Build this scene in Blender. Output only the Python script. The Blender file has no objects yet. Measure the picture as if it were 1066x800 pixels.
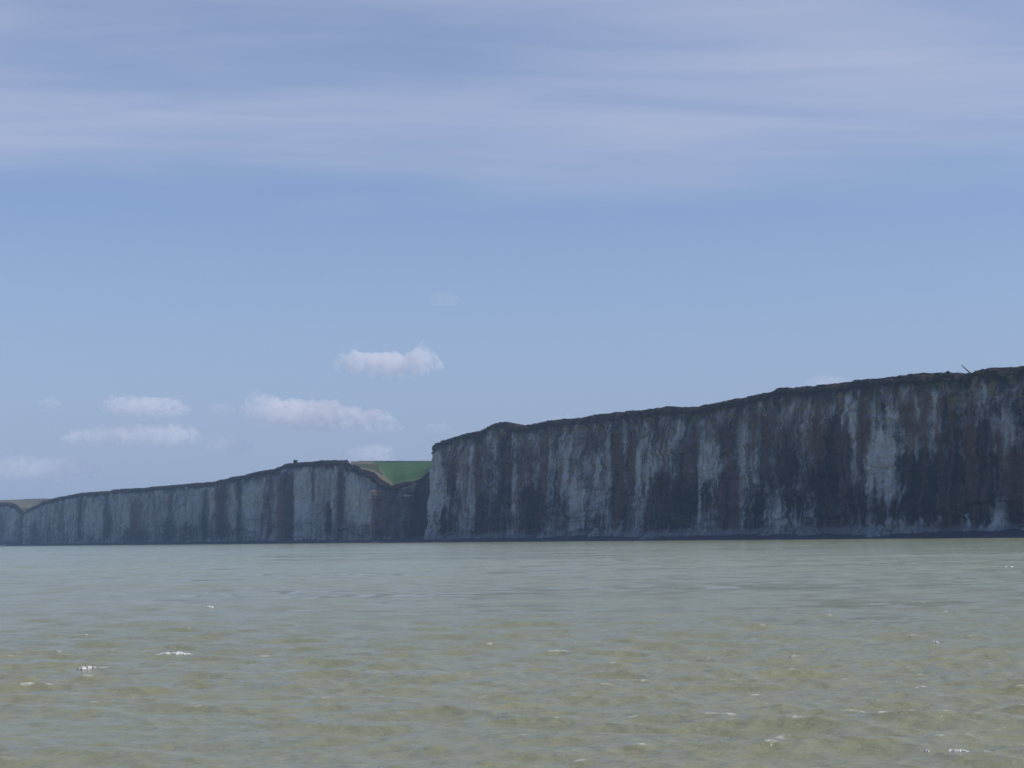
import bpy, bmesh, math, random
import numpy as np
from mathutils import Matrix, Vector

sc = bpy.context.scene
COL = sc.collection
rng = np.random.RandomState(11)
random.seed(5)

# ------------------------------------------------------------------ camera
W0, H0, FPX, CAMH = 1066.0, 800.0, 1777.0, 6.0
PITCH, ROLL = math.radians(5.07), math.radians(0.85)
M = Matrix.Rotation(math.radians(90) + PITCH, 3, 'X') @ Matrix.Rotation(-ROLL, 3, 'Z')
Mn = np.array([[M[i][j] for j in range(3)] for i in range(3)])


def ray(px, py):
    px = np.asarray(px, float); py = np.asarray(py, float)
    v = np.stack([(px - W0 / 2) / FPX, (H0 / 2 - py) / FPX, -np.ones_like(px + py)], -1)
    return v @ Mn.T


def at(px, py, D):
    """the point seen at a pixel, D metres ahead"""
    d = ray(px, py)
    k = np.asarray(D, float) / d[..., 1]
    p = d * k[..., None]
    p[..., 2] += CAMH
    return p


def sea_at(px, py):
    d = ray(px, py)
    k = -CAMH / d[..., 2]
    p = d * k[..., None]
    p[..., 2] += CAMH
    return p


cam = bpy.data.cameras.new('camera')
co = bpy.data.objects.new('camera', cam)
COL.objects.link(co)
co.matrix_world = Matrix.Translation((0, 0, CAMH)) @ M.to_4x4()
cam.sensor_width = 36.0
cam.lens = 36.0 * FPX / W0
cam.clip_start = 0.5
cam.clip_end = 60000
sc.camera = co

# ------------------------------------------------------------------ noise
_perm = np.random.RandomState(3).permutation(4096)


def _h(ix, iy, iz, seed):
    a = _perm[(ix + seed * 131) & 4095]
    a = _perm[(a + iy) & 4095]
    return _perm[(a + iz) & 4095]


def pn(x, y, seed=0, z=None):
    """gradient noise, about -0.7..0.7"""
    x = np.asarray(x, float); y = np.asarray(y, float)
    x, y = np.broadcast_arrays(x, y)
    xi = np.floor(x).astype(np.int64); yi = np.floor(y).astype(np.int64)
    xf = x - xi; yf = y - yi
    u = xf * xf * xf * (xf * (xf * 6 - 15) + 10)
    v = yf * yf * yf * (yf * (yf * 6 - 15) + 10)

    def g(dx, dy):
        a = _h(xi + dx, yi + dy, 0, seed) * (2 * math.pi / 4096)
        return np.cos(a) * (xf - dx) + np.sin(a) * (yf - dy)
    n0 = g(0, 0) * (1 - u) + g(1, 0) * u
    n1 = g(0, 1) * (1 - u) + g(1, 1) * u
    return (n0 * (1 - v) + n1 * v) * 1.4


def fbm(x, y, o=4, seed=0, gain=0.5):
    s = 0; a = 1.0; t = 0
    for k in range(o):
        s = s + a * pn(x * 2.03 ** k + 17.3 * k, y * 2.03 ** k - 9.1 * k, seed + k)
        t += a
        a *= gain
    return s / t * 1.5


def sig(x, k=1.0):
    return 1 / (1 + np.exp(-np.clip(x * k, -40, 40)))


def sstep(a, b, x):
    t = np.clip((x - a) / (b - a), 0, 1)
    return t * t * (3 - 2 * t)


# ------------------------------------------------------------------ mesh helpers
def grid_mesh(name, P, mat, parent=None, col=None, smooth=True, extra=None):
    """P: rows x cols x 3 -> one mesh object; col: vertex albedo (stains, plants, rock, painted shade)"""
    r, c, _ = P.shape
    me = bpy.data.meshes.new(name)
    idx = np.arange(r * c).reshape(r, c)
    q = np.stack([idx[:-1, :-1], idx[:-1, 1:], idx[1:, 1:], idx[1:, :-1]], -1).reshape(-1, 4)
    me.vertices.add(r * c)
    me.vertices.foreach_set('co', P.reshape(-1).astype(np.float32))
    nq = len(q)
    me.loops.add(nq * 4); me.polygons.add(nq)
    me.loops.foreach_set('vertex_index', q.reshape(-1).astype(np.int32))
    me.polygons.foreach_set('loop_start', (np.arange(nq) * 4).astype(np.int32))
    me.polygons.foreach_set('loop_total', np.full(nq, 4, np.int32))
    me.polygons.foreach_set('use_smooth', np.full(nq, smooth))
    me.update(calc_edges=True)
    me.validate()
    if col is not None:
        a = me.color_attributes.new('rock_colour', 'FLOAT_COLOR', 'POINT')
        cc = np.ones((r * c, 4), np.float32)
        cc[:, :3] = col.reshape(-1, 3)
        a.data.foreach_set('color', cc.reshape(-1))
    if extra:
        for k, v in extra.items():
            a = me.attributes.new(k, 'FLOAT', 'POINT')
            a.data.foreach_set('value', v.reshape(-1).astype(np.float32))
    me.materials.append(mat)
    o = bpy.data.objects.new(name, me)
    COL.objects.link(o)
    if parent is not None:
        o.parent = parent
        o.matrix_parent_inverse = Matrix.Translation(-Vector(parent.location))
    return o


def mesh_from(name, verts, faces, mat, parent=None, smooth=True):
    me = bpy.data.meshes.new(name)
    me.from_pydata([tuple(map(float, v)) for v in verts], [], faces)
    if smooth:
        me.polygons.foreach_set('use_smooth', np.full(len(me.polygons), True))
    me.update()
    me.materials.append(mat)
    o = bpy.data.objects.new(name, me)
    COL.objects.link(o)
    if parent is not None:
        o.parent = parent
        o.matrix_parent_inverse = Matrix.Translation(-Vector(parent.location))
    return o


def empty(name, loc):
    o = bpy.data.objects.new(name, None)
    COL.objects.link(o)
    o.location = loc
    return o


def tag(o, label=None, cat=None, group=None, kind=None):
    if label: o['label'] = label
    if cat: o['category'] = cat
    if group: o['group'] = group
    if kind: o['kind'] = kind
    return o


# ------------------------------------------------------------------ materials
class NT:
    def __init__(self, tree):
        self.t = tree
        tree.nodes.clear()

    def n(self, typ, **kw):
        nd = self.t.nodes.new(typ)
        for k, v in kw.items():
            if k.startswith('i_'):
                key = k[2:]
                key = int(key) if key.isdigit() else key.replace('_', ' ')
                nd.inputs[key].default_value = v
            else:
                setattr(nd, k, v)
        return nd

    def l(self, a, b):
        self.t.links.new(a, b)

    def math(self, op, a, b=None, c=None, clamp=False):
        nd = self.n('ShaderNodeMath', operation=op, use_clamp=clamp)
        for i, v in enumerate((a, b, c)):
            if v is None: continue
            if isinstance(v, (int, float)):
                nd.inputs[i].default_value = v
            else:
                self.l(v, nd.inputs[i])
        return nd.outputs[0]

    def vmul(self, v, s):
        nd = self.n('ShaderNodeVectorMath', operation='MULTIPLY')
        self.l(v, nd.inputs[0]); nd.inputs[1].default_value = s
        return nd.outputs[0]

    def noise(self, v, scale, detail=4, rough=0.55, dist=0.0):
        nd = self.n('ShaderNodeTexNoise')
        nd.inputs['Scale'].default_value = scale
        nd.inputs['Detail'].default_value = detail
        nd.inputs['Roughness'].default_value = rough
        nd.inputs['Distortion'].default_value = dist
        if v is not None: self.l(v, nd.inputs['Vector'])
        return nd.outputs['Fac']

    def mr(self, v, a, b, c, d, smooth=False):
        nd = self.n('ShaderNodeMapRange')
        if smooth: nd.interpolation_type = 'SMOOTHSTEP'
        self.l(v, nd.inputs[0])
        for i, x in enumerate((a, b, c, d)): nd.inputs[i + 1].default_value = x
        return nd.outputs[0]

    def mix(self, f, a, b, mode='MIX'):
        nd = self.n('ShaderNodeMix', data_type='RGBA', blend_type=mode)
        for s, v in ((0, f), (6, a), (7, b)):
            if isinstance(v, (int, float, tuple)):
                nd.inputs[s].default_value = v if not isinstance(v, tuple) else (*v, 1.0)[:4]
            else:
                self.l(v, nd.inputs[s])
        return nd.outputs[2]


def new_mat(name):
    m = bpy.data.materials.new(name)
    m.use_nodes = True
    return m, NT(m.node_tree)


def rock_mat(name, var=0.35, scale=0.25, bump=0.6, rough=0.9):
    m, t = new_mat(name)
    at_ = t.n('ShaderNodeAttribute', attribute_name='rock_colour')
    geo = t.n('ShaderNodeNewGeometry')
    pos = geo.outputs['Position']
    v1 = t.vmul(pos, (1.0, 1.0, 0.22))
    n1 = t.noise(v1, scale, 5, 0.6)
    n2 = t.noise(pos, scale * 2.7, 4, 0.6)
    f = t.math('ADD', t.mr(n1, 0.25, 0.75, 1 - var, 1 + var), t.mr(n2, 0.3, 0.7, -var * .4, var * .4))
    cm = t.n('ShaderNodeVectorMath', operation='SCALE')
    t.l(at_.outputs['Color'], cm.inputs[0]); t.l(f, cm.inputs['Scale'])
    b = t.n('ShaderNodeBump', i_Strength=bump, i_Distance=1.0)
    t.l(n2, b.inputs['Height'])
    p = t.n('ShaderNodeBsdfPrincipled', i_Roughness=rough)
    p.inputs['Specular IOR Level'].default_value = 0.15
    t.l(cm.outputs[0], p.inputs['Base Color']); t.l(b.outputs[0], p.inputs['Normal'])
    o = t.n('ShaderNodeOutputMaterial')
    t.l(p.outputs[0], o.inputs['Surface'])
    return m


M_CHALK = rock_mat('stained_chalk')
M_TURF = rock_mat('rough_turf', 0.45, 0.35, 0.8)
M_SCREE = rock_mat('chalk_scree', 0.4, 0.5, 0.9)
M_BEACH = rock_mat('dark_shingle', 0.3, 0.3, 0.5, 0.8)
M_FIELD = rock_mat('crop_field', 0.16, 0.03, 0.1)


def plain_mat(name, c, var=0.3, scale=3.0, rough=0.85):
    m, t = new_mat(name)
    tc = t.n('ShaderNodeNewGeometry')
    n = t.noise(tc.outputs['Position'], scale, 4, 0.6)
    f = t.mr(n, 0.25, 0.75, 1 - var, 1 + var)
    cm = t.n('ShaderNodeVectorMath', operation='SCALE')
    cm.inputs[0].default_value = c
    t.l(f, cm.inputs['Scale'])
    p = t.n('ShaderNodeBsdfPrincipled', i_Roughness=rough)
    p.inputs['Specular IOR Level'].default_value = 0.2
    t.l(cm.outputs[0], p.inputs['Base Color'])
    o = t.n('ShaderNodeOutputMaterial')
    t.l(p.outputs[0], o.inputs['Surface'])
    return m


M_LEAF = plain_mat('dark_leaves', (0.045, 0.06, 0.03), 0.5, 1.5)
M_BARK = plain_mat('weathered_wood', (0.10, 0.08, 0.065), 0.3, 4.0)
M_FOAM = plain_mat('sea_foam_white', (0.60, 0.61, 0.58), 0.2, 6.0, 0.7)

# ------------------------------------------------------------------ sun, sky, world
SUN_AZ, SUN_EL = math.radians(100), math.radians(48)
sdir = Vector((math.sin(SUN_AZ) * math.cos(SUN_EL), math.cos(SUN_AZ) * math.cos(SUN_EL), math.sin(SUN_EL)))
sl = bpy.data.lights.new('sun', 'SUN')
sl.energy = 3.2
sl.angle = math.radians(0.53)
sl.color = (1.0, 0.95, 0.87)
so = bpy.data.objects.new('sun', sl)
COL.objects.link(so)
so.location = (0, 0, 500)
so.rotation_euler = (-sdir).to_track_quat('-Z', 'Y').to_euler()

w = bpy.data.worlds.new('World')
sc.world = w
w.use_nodes = True
t = NT(w.node_tree)
sky = t.n('ShaderNodeTexSky', sky_type='NISHITA', sun_disc=False, sun_elevation=SUN_EL, sun_rotation=SUN_AZ,
          altitude=300.0, air_density=1.0, dust_density=0.15, ozone_density=2.0)
tc = t.n('ShaderNodeTexCoord')
sep = t.n('ShaderNodeSeparateXYZ')
t.l(tc.outputs['Generated'], sep.inputs[0])
zz = t.math('MAXIMUM', sep.outputs[2], 0.03)
cx = t.math('DIVIDE', sep.outputs[0], zz)
cy = t.math('DIVIDE', sep.outputs[1], zz)
# high thin cirrus: one layer, seen where the view ray crosses its height
cmb = t.n('ShaderNodeCombineXYZ')
t.l(cx, cmb.inputs[0]); t.l(cy, cmb.inputs[1])
wv = t.n('ShaderNodeVectorRotate', rotation_type='Z_AXIS', i_Angle=math.radians(-6))
t.l(cmb.outputs[0], wv.inputs[0])
cv = wv.outputs[0]
na = t.noise(t.vmul(cv, (0.40, 1.15, 1)), 1.4, 3, 0.42, 0.9)
nb = t.noise(t.vmul(cv, (0.7, 2.6, 1)), 1.3, 5, 0.55, 0.8)
sp2 = t.n('ShaderNodeSeparateXYZ'); t.l(cv, sp2.inputs[0])
nc = t.noise(t.vmul(cv, (0.8, 0.8, 1)), 1.0, 3, 0.5)
edge = t.math('ADD', sp2.outputs[1], t.mr(nc, 0.3, 0.7, -0.38, 0.38))
layer = t.math('MULTIPLY', t.mr(edge, 5.3, 3.95, 0.0, 1.0, True), t.mr(sp2.outputs[1], 1.6, 2.9, 0.15, 1.0, True))
den = t.math('ADD', t.math('MULTIPLY', na, 0.72), t.math('MULTIPLY', nb, 0.38))
cir = t.math('MULTIPLY', t.mr(den, 0.28, 0.80, 0.24, 0.86, True), layer)
wisp = t.math('MULTIPLY', t.mr(t.noise(t.vmul(cv, (0.35, 4.0, 1)), 0.9, 4, 0.6, 0.3), 0.60, 0.78, 0.0, 0.12, True),
              t.mr(sp2.outputs[1], 9.0, 6.0, 0.0, 1.0, True))
cir = t.math('ADD', cir, wisp, clamp=True)
tint = t.mix(1.0, sky.outputs[0], (1.0, 1.0, 1.14), 'MULTIPLY')
skyc = t.mix(cir, tint, (4.35, 4.9, 6.6))
# the dull lavender murk that lies along the horizon
murk = t.mr(sep.outputs[2], -0.02, 0.26, 0.92, 0.0, True)
skyc = t.mix(murk, skyc, (2.72, 3.50, 5.40))
bg = t.n('ShaderNodeBackground', i_Strength=0.098)
t.l(skyc, bg.inputs[0])
wo = t.n('ShaderNodeOutputWorld')
t.l(bg.outputs[0], wo.inputs['Surface'])

# ------------------------------------------------------------------ the shore line: waterline distance at each pixel column
PX_D = np.array([[-160, 4100], [-60, 3650], [0, 3400], [28, 3270]])


def inv_lin(px, a, da, b, db):
    return 1 / (1 / da + (px - a) * (1 / db - 1 / da) / (b - a))


def D_far(px):
    return inv_lin(np.asarray(px, float), 0, 3400, 400, 1985)


def D_near(px):
    return inv_lin(np.asarray(px, float), 440, 1900, 1066, 1100)


def hor(px):
    return 557.7 - (np.asarray(px, float) - W0 / 2) * math.tan(ROLL)


def top_curve(pts, Dfun, lo, hi):
    """skyline pixels -> clifftop height at each shore column"""
    pts = np.array(pts, float)
    h = hor(pts[:, 0]) - pts[:, 1]
    pb = pts[:, 0] + h * math.tan(ROLL)
    pb = np.maximum.accumulate(pb + np.arange(len(pb)) * 1e-3)
    return lambda px: np.interp(px, pb, h), pts


def shore_plan(px, Dfun, inland):
    D = Dfun(px)
    p = at(px, np.full_like(px, 562.0), D)[:, :2]
    tng = np.gradient(p, axis=0)
    L = np.linalg.norm(tng, axis=1, keepdims=True)
    s = np.concatenate([[0], np.cumsum(np.linalg.norm(np.diff(p, axis=0), axis=1))])
    tng = tng / L
    nrm = np.stack([tng[:, 1], -tng[:, 0]], 1)
    # towards the sea and the camera
    flip = np.sign(np.sum(nrm * (-p), axis=1, keepdims=True))
    k = np.ones(9) / 9
    nrm = nrm * flip
    return p - nrm * inland, nrm, s


CHALK = np.array([0.47, 0.46, 0.44])
GREY = np.array([0.195, 0.192, 0.197])
DARK = np.array([0.027, 0.024, 0.025])
BROWN = np.array([0.150, 0.088, 0.070])
OLIVE = np.array([0.10, 0.105, 0.045])
TAN = np.array([0.26, 0.215, 0.14])


def mixc(c, b, f):
    f = np.clip(f, 0, 1)[..., None]
    return c * (1 - f) + b * f


def build_cliff(parent, px, Dfun, top, paint, seed, rows=230, cap=5.5, plateau=420.0, inland=31.0,
                flute=1.0, extra_in=None, plateau_drop=0.012, face_name='chalk_face', fall=1.0):
    base, nrm, s = shore_plan(px, Dfun, inland)
    D = base[:, 1]
    hpx = top(px)
    v = np.linspace(0, 1, rows)[:, None]
    # bays and buttresses
    bays = fbm(s / 140, s * 0, 3, seed) * 14 + fbm(s / 45, s * 0 + 7, 3, seed + 5) * 7 - 9 * np.clip(fbm(s / 28, s * 0 + 11, 2, seed + 7) - 0.25, 0, 1)
    if extra_in is not None:
        bays = bays - extra_in(px)
    rim = base + nrm * (bays - 3.0)[:, None]
    ratio = rim[:, 0] / rim[:, 1]
    tab = np.linspace(-400, 1800, 4000)
    tp = ray(tab, np.full_like(tab, 562.0))
    pxr = np.interp(ratio, tp[:, 0] / tp[:, 1], tab)
    ztop = CAMH + top(pxr) * rim[:, 1] / FPX
    caph = np.minimum(cap * (1 + 0.55 * fbm(s / 16, s * 0 + 3, 3, seed + 9)), ztop * 0.22) * fall
    zf = ztop - caph
    z0 = -1.0
    S = s[None, :]
    Z = z0 + v * (zf - z0)[None, :]
    H = zf[None, :]
    warp = fbm(S / 40, Z / 80, 2, seed + 20) * 3.5
    Sw = S + warp
    fl = 0
    for wl, am in ((34, 7.0), (15, 3.6), (7, 1.9), (3.6, 0.9)):
        r = 1 - 2.2 * np.abs(pn(Sw / wl, Z / (wl * 5.5), seed + int(wl)))
        fl = fl + am * r * 0.5
    fl = fl * flute * (0.35 + 0.65 * sstep(0.0, 0.35, v + 0 * Z)) * (1 - 0.35 * sstep(0.8, 1, v))
    rough = fbm(S / 6, Z / 6, 4, seed + 40) * 1.3 + fbm(S / 80, Z / 2.6, 2, seed + 47) * 0.35
    off = bays[None, :] + (1 - v) * H * 0.085 + 5 * np.exp(-v / 0.05) + fl + rough
    ledge = fbm(S / 60, Z / 16, 3, seed + 61)
    off = off + 2.2 * sstep(-0.1, 0.25, ledge) + 1.2 * np.clip(fbm(S / 18, Z / 7, 4, seed + 63) - 0.15, 0, 1) * 3
    P = np.zeros((rows, len(px), 3))
    P[..., 0] = base[None, :, 0] + nrm[None, :, 0] * off
    P[..., 1] = base[None, :, 1] + nrm[None, :, 1] * off
    P[..., 2] = Z + fbm(S / 5, Z / 5, 2, seed + 71) * 0.5 * v * (1 - v) * 4
    q = (P - np.array([0, 0, CAMH])) @ Mn          # where each piece of rock appears, so that its stains and painted shade match the real cliff's
    app = W0 / 2 + FPX * q[..., 0] / -q[..., 2]
    col = paint(app, v + 0 * Z, S + 0 * Z, Z)
    grid_mesh(face_name, P, M_CHALK, parent, col)
    # turf and clay cap, rounding over on to the plateau
    t_ = np.concatenate([np.linspace(-0.25, 1, 16), 1 + np.geomspace(0.05, 1.0, 14)])[:, None]
    o0 = off[-1][None, :]
    inw = np.where(t_ <= 1, np.clip(t_, 0, 1) * 4.5, 4.5 + (np.clip(t_ - 1, 0, 1)) * plateau)
    prof = np.where(t_ <= 1, np.sin(np.clip(t_, 0, 1) * math.pi / 2), 1.0) + np.minimum(t_, 0)
    lump = fbm(S / 4 + 0 * t_, t_ * 4 + S * 0, 3, seed + 80) * 0.9 + fbm(S / 13 + 0 * t_, t_ * 2.5 + 0 * S, 2, seed + 83) * 0.8
    near_rim = np.where(t_ <= 1, 1.0, 0.25)
    C = np.zeros((len(t_), len(px), 3))
    oo = o0 - inw + np.where(t_ < 0.5, 0.7, 0.0) + lump * 0.7 * near_rim
    C[..., 0] = base[None, :, 0] + nrm[None, :, 0] * oo
    C[..., 1] = base[None, :, 1] + nrm[None, :, 1] * oo
    kw = 151
    zsm = np.convolve(np.pad(ztop, kw // 2, 'edge'), np.ones(kw) / kw, 'valid')
    zin = np.minimum(ztop, zsm - 2.0)
    C[..., 2] = zf[None, :] + caph[None, :] * prof + (zin - ztop)[None, :] * sstep(1.0, 1.12, t_) + lump * near_rim * 0.6 - np.where(t_ > 1, (t_ - 1) * plateau * (plateau_drop(px)[None, :] if callable(plateau_drop) else plateau_drop), 0)
    tt = np.clip(t_, 0, 1) + 0 * S
    nz = fbm(S / 7 + 0 * t_, t_ * 3 + 0 * S, 4, seed + 90)
    cc = mixc(np.ones(tt.shape + (3,)) * np.array([0.040, 0.036, 0.030]), OLIVE * 0.6, sstep(0.05, 0.5, nz))
    cc = mixc(cc, BROWN * np.array([0.45, 0.5, 0.5]), sstep(0.1, 0.5, fbm(S / 10 + 0 * t_, t_ * 2 + 4 + 0 * S, 3, seed + 95)))
    cc = mixc(cc, np.array([0.055, 0.065, 0.03]), sstep(1.02, 1.2, t_ + 0 * S))
    grid_mesh('turf_cap', C, M_TURF, parent, cc)
    return base, nrm, s, off, P, np.stack([C[15, :, 0], C[15, :, 1], C[15, :, 2]], 1)


# ------------------------------------------------------------------ near cliff
near_top_pts = [(449, 466), (452, 463), (460, 460), (468, 457), (480, 454), (487, 451.5), (495, 450.5), (505, 448),
                (513, 444), (520, 440), (528, 439.3), (535, 440.5), (539, 444.5), (550, 443.5), (560, 441), (570, 439),
                (580, 437.5), (590, 436.6), (600, 436), (612, 434.5), (618, 433), (630, 431.5), (640, 430.5), (655, 428.5),
                (670, 427.5), (685, 426), (692, 424.5), (700, 423.5), (706, 424), (712, 424.5), (730, 423.5), (740, 421.5),
                (748, 419.5), (765, 416.5), (780, 413.5), (795, 411), (808, 409), (813, 406), (820, 404), (828, 404),
                (840, 403), (860, 401.5), (880, 399), (894, 397), (896, 395.3), (915, 394.5), (940, 392.5), (955, 390),
                (965, 389), (985, 388.5), (1000, 388.5), (1015, 388.5), (1022, 387), (1035, 384.5), (1042, 383), (1066, 381.5),
                (1110, 378), (1250, 366), (1500, 340)]
near_top, _ = top_curve(near_top_pts, D_near, 440, 1500)

# stains and clean falls on the near face: (px, half width, low v, high v, darkness +/-, brownness)
NEAR_MARKS = [
    (445, 9, 0.0, 0.95, -0.9, -0.4), (456, 6, 0.3, 0.95, -0.8, 0.0), (462, 2.5, 0.0, 0.35, 1.2, 0), (480, 5, 0.45, 0.95, -0.9, 0),
    (473, 5, 0.4, 0.9, 0.7, 0), (491, 3, 0.3, 0.9, -1.0, 0.2), (497, 5, 0.4, 0.97, 0.4, 1.1), (500, 6, 0.0, 0.45, 1.4, 0.2),
    (515, 8, 0.1, 0.75, 0.3, -0.5), (528, 6, 0.35, 0.95, 0.9, 0.0), (535, 2, 0.25, 0.7, -1.3, 0), (548, 6, 0.0, 0.5, 1.3, 0.0),
    (552, 6, 0.4, 0.92, -0.3, 0.8), (566, 4, 0.5, 0.95, 0.5, 1.2), (560, 5, 0.05, 0.5, 0.9, 0.6), (578, 7, 0.3, 0.75, -0.4, 0.4),
    (590, 8, 0.35, 0.85, -0.5, 0), (597, 4, 0.0, 0.6, -0.8, 0), (616, 11, 0.2, 0.8, -0.5, -0.4), (617, 7, 0.7, 0.95, 0.8, 0),
    (643, 5, 0.1, 0.95, 1.1, 1.4), (650, 5, 0.15, 0.45, 1.0, 0.9), (634, 4, 0.5, 0.9, -0.5, 0), (664, 4, 0.3, 0.9, -0.6, -0.2),
    (658, 4, 0.3, 0.9, 0.4, 0.7), (678, 7, 0.45, 0.72, -0.5, -0.3), (674, 1.5, 0.35, 0.5, -1.5, 0), (700, 25, 0.08, 0.5, 0.9, -0.1),
    (684, 6, 0.75, 0.95, 0.9, 0), (712, 8, 0.5, 0.8, 0.9, 0.2), (724, 3, 0.3, 0.85, 1.0, 0.6), (740, 13, 0.45, 0.72, -1.3, -0.3),
    (728, 1.6, 0.2, 0.45, -1.5, 0.2), (757, 8, 0.0, 0.85, 1.5, 1.1), (775, 5, 0.4, 0.9, -1.0, -0.3), (785, 3, 0.3, 0.6, -0.8, 0),
    (797, 5, 0.3, 0.9, 0.8, 0.9), (818, 14, 0.35, 0.72, 0.7, -0.3), (806, 4, 0.2, 0.4, 0.0, -0.6), (838, 8, 0.55, 0.95, -0.5, 0.3),
    (826, 22, 0.04, 0.2, -0.7, -0.3), (866, 19, 0.0, 0.75, 1.6, 0.8), (850, 7, 0.45, 0.9, -0.2, 0.2), (888, 4, 0.45, 0.9, -1.0, -0.3),
    (899, 7, 0.55, 0.97, 0.8, 1.3), (921, 12, 0.25, 0.85, -1.2, -0.8), (906, 8, 0.4, 0.6, -0.9, -0.5), (918, 5, 0.68, 0.9, 0.7, 0.1),
    (888, 13, 0.05, 0.35, 0.6, 0.0), (940, 7, 0.55, 0.93, 0.2, 1.2), (955, 7, 0.6, 0.85, 0.1, 0.6), (975, 7, 0.68, 0.95, -0.5, -0.3),
    (962, 24, 0.1, 0.52, 1.7, 0.1), (1000, 26, 0.1, 0.5, 1.7, 0.4), (1020, 20, 0.2, 0.7, 1.0, 0.9), (1047, 3.5, 0.42, 0.8, -1.0, -0.2),
    (1034, 6, 0.5, 0.85, -0.2, 0.3), (1058, 8, 0.05, 0.5, 1.3, 0.4), (985, 6, 0.55, 0.9, 0.9, 0.2), (1030, 16, 0.03, 0.12, -1.6, -0.6),
    (925, 42, 0.03, 0.10, -1.3, -0.6), (730, 25, 0.08, 0.22, -0.35, -0.2), (1090, 10, 0.2, 0.8, -0.6, 0), (1120, 20, 0.0, 0.7, 1.0, 0.5),
]


def marks_field(marks, px, v, S, Z, seed):
    wx = fbm(S / 9, Z / 60, 3, seed) * 3.5 + fbm(S / 5, Z / 14, 2, seed + 2) * 0.6
    wv = fbm(S / 7, Z / 30, 3, seed + 4) * 0.10
    d = np.zeros_like(px); b = np.zeros_like(px)
    for (m, hw, v0, v1, dk, br) in marks:
        lo = (px[0] > m - 4 * hw - 26) & (px[0] < m + 4 * hw + 26)
        if not lo.any(): continue
        x = (px[:, lo] + wx[:, lo] * min(1, hw / 8) - m) / hw
        g = np.exp(-np.abs(x) ** 2.6 * 0.7)
        vv = v[:, lo] + wv[:, lo]
        g = g * sstep(v0 - 0.05, v0 + 0.06, vv) * (1 - sstep(v1 - 0.07, v1 + 0.05, vv))
        d[:, lo] += dk * g
        b[:, lo] += br * g
    return d, b


def paint_near(px, v, S, Z):
    d, b = marks_field(NEAR_MARKS, px, v, S, Z, 300)
    n1 = fbm(S / 11, Z / 110, 4, 310)
    n2 = fbm(S / 3.4, Z / 60, 3, 320)
    n3 = fbm(S / 38, Z / 55, 3, 330)
    bl = fbm(S / 14, Z / 13, 4, 340)
    low = sstep(0.75, 0.15, v)
    right = sstep(600, 1000, px)
    n5 = fbm(S / 1.7, Z / 26, 3, 348)
    n6 = fbm(S / 3.2, Z / 3.6, 3, 349)
    zone = 0.35 + 0.9 * sig(fbm(S / 55, Z / 45, 3, 345), 6)      # where the wash runs in streaks, and where it lies in plain sheets
    n4 = fbm(S / 24, Z / 24, 4, 347)
    dark = -0.17 + d * 1.15 + n1 * 0.75 * zone + n2 * 0.65 * zone + n3 * 0.75 + n4 * 0.6 + bl * 0.55 + n5 * 0.7 + n6 * 0.5 + low * 0.28 + right * 0.14
    c = np.ones(px.shape + (3,)) * CHALK
    c = mixc(c, GREY, sig(dark + 0.55, 4.0))
    c = mixc(c, DARK, sig(dark - 0.25, 4.2) * 0.95)
    bn = fbm(S / 8, Z / 100, 4, 350)
    br = b * 0.8 + bn * 1.2 + fbm(S / 2.6, Z / 50, 3, 352) * 0.75 + fbm(S / 45, Z / 60, 2, 353) * 0.6 - 0.50 - 0.2 * right * low + sstep(0.3, 0.9, v) * 0.3
    c = mixc(c, BROWN * (0.75 + 0.5 * sig(n2, 3))[..., None], sig(br, 6.0) * 0.8)
    # soil and scrub hanging from the rim
    hang = v + fbm(S / 9, Z / 60, 4, 360) * 0.09
    c = mixc(c, np.array([0.05, 0.05, 0.042]), sstep(0.92, 0.985, hang) * 0.85)
    tuft = fbm(S / 6, Z / 7, 3, 370)
    c = mixc(c, np.array([0.22, 0.19, 0.085]), sstep(0.22, 0.5, tuft) * sstep(0.80, 0.9, v) * 0.75)
    c = mixc(c, OLIVE, sstep(0.25, 0.5, fbm(S / 10, Z / 9, 3, 380)) * sstep(0.6, 0.9, v) * 0.5)
    c = mixc(c, np.array([0.09, 0.11, 0.05]), sstep(0.2, 0.5, fbm(S / 16, Z / 12, 3, 390)) * (1 - sstep(0.1, 0.35, v)) * 0.4)
    # wave-washed chalk at the foot
    foot = v + fbm(S / 20, Z / 10, 3, 395) * 0.03
    c = mixc(c, np.array([0.24, 0.245, 0.26]), (1 - sstep(0.05, 0.11, foot)) * 0.7)
    return c


near = empty('chalk_cliff', tuple(at(760.0, 562.0, float(D_near(760.0)))[:2]) + (0.0,))
tag(near, 'tall dark chalk cliff streaked brown and black, running out of view on the right', 'cliff', 'chalk cliffs along the shore')
px_n = np.arange(428, 1400, 0.42)
nb_, nn_, ns_, noff, nP, nrim = build_cliff(near, px_n, D_near, near_top, paint_near, 100, rows=260, plateau=260, plateau_drop=0.03,
                                      extra_in=lambda p: -3 * np.exp(-((p - 434) / 12) ** 2))
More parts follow.
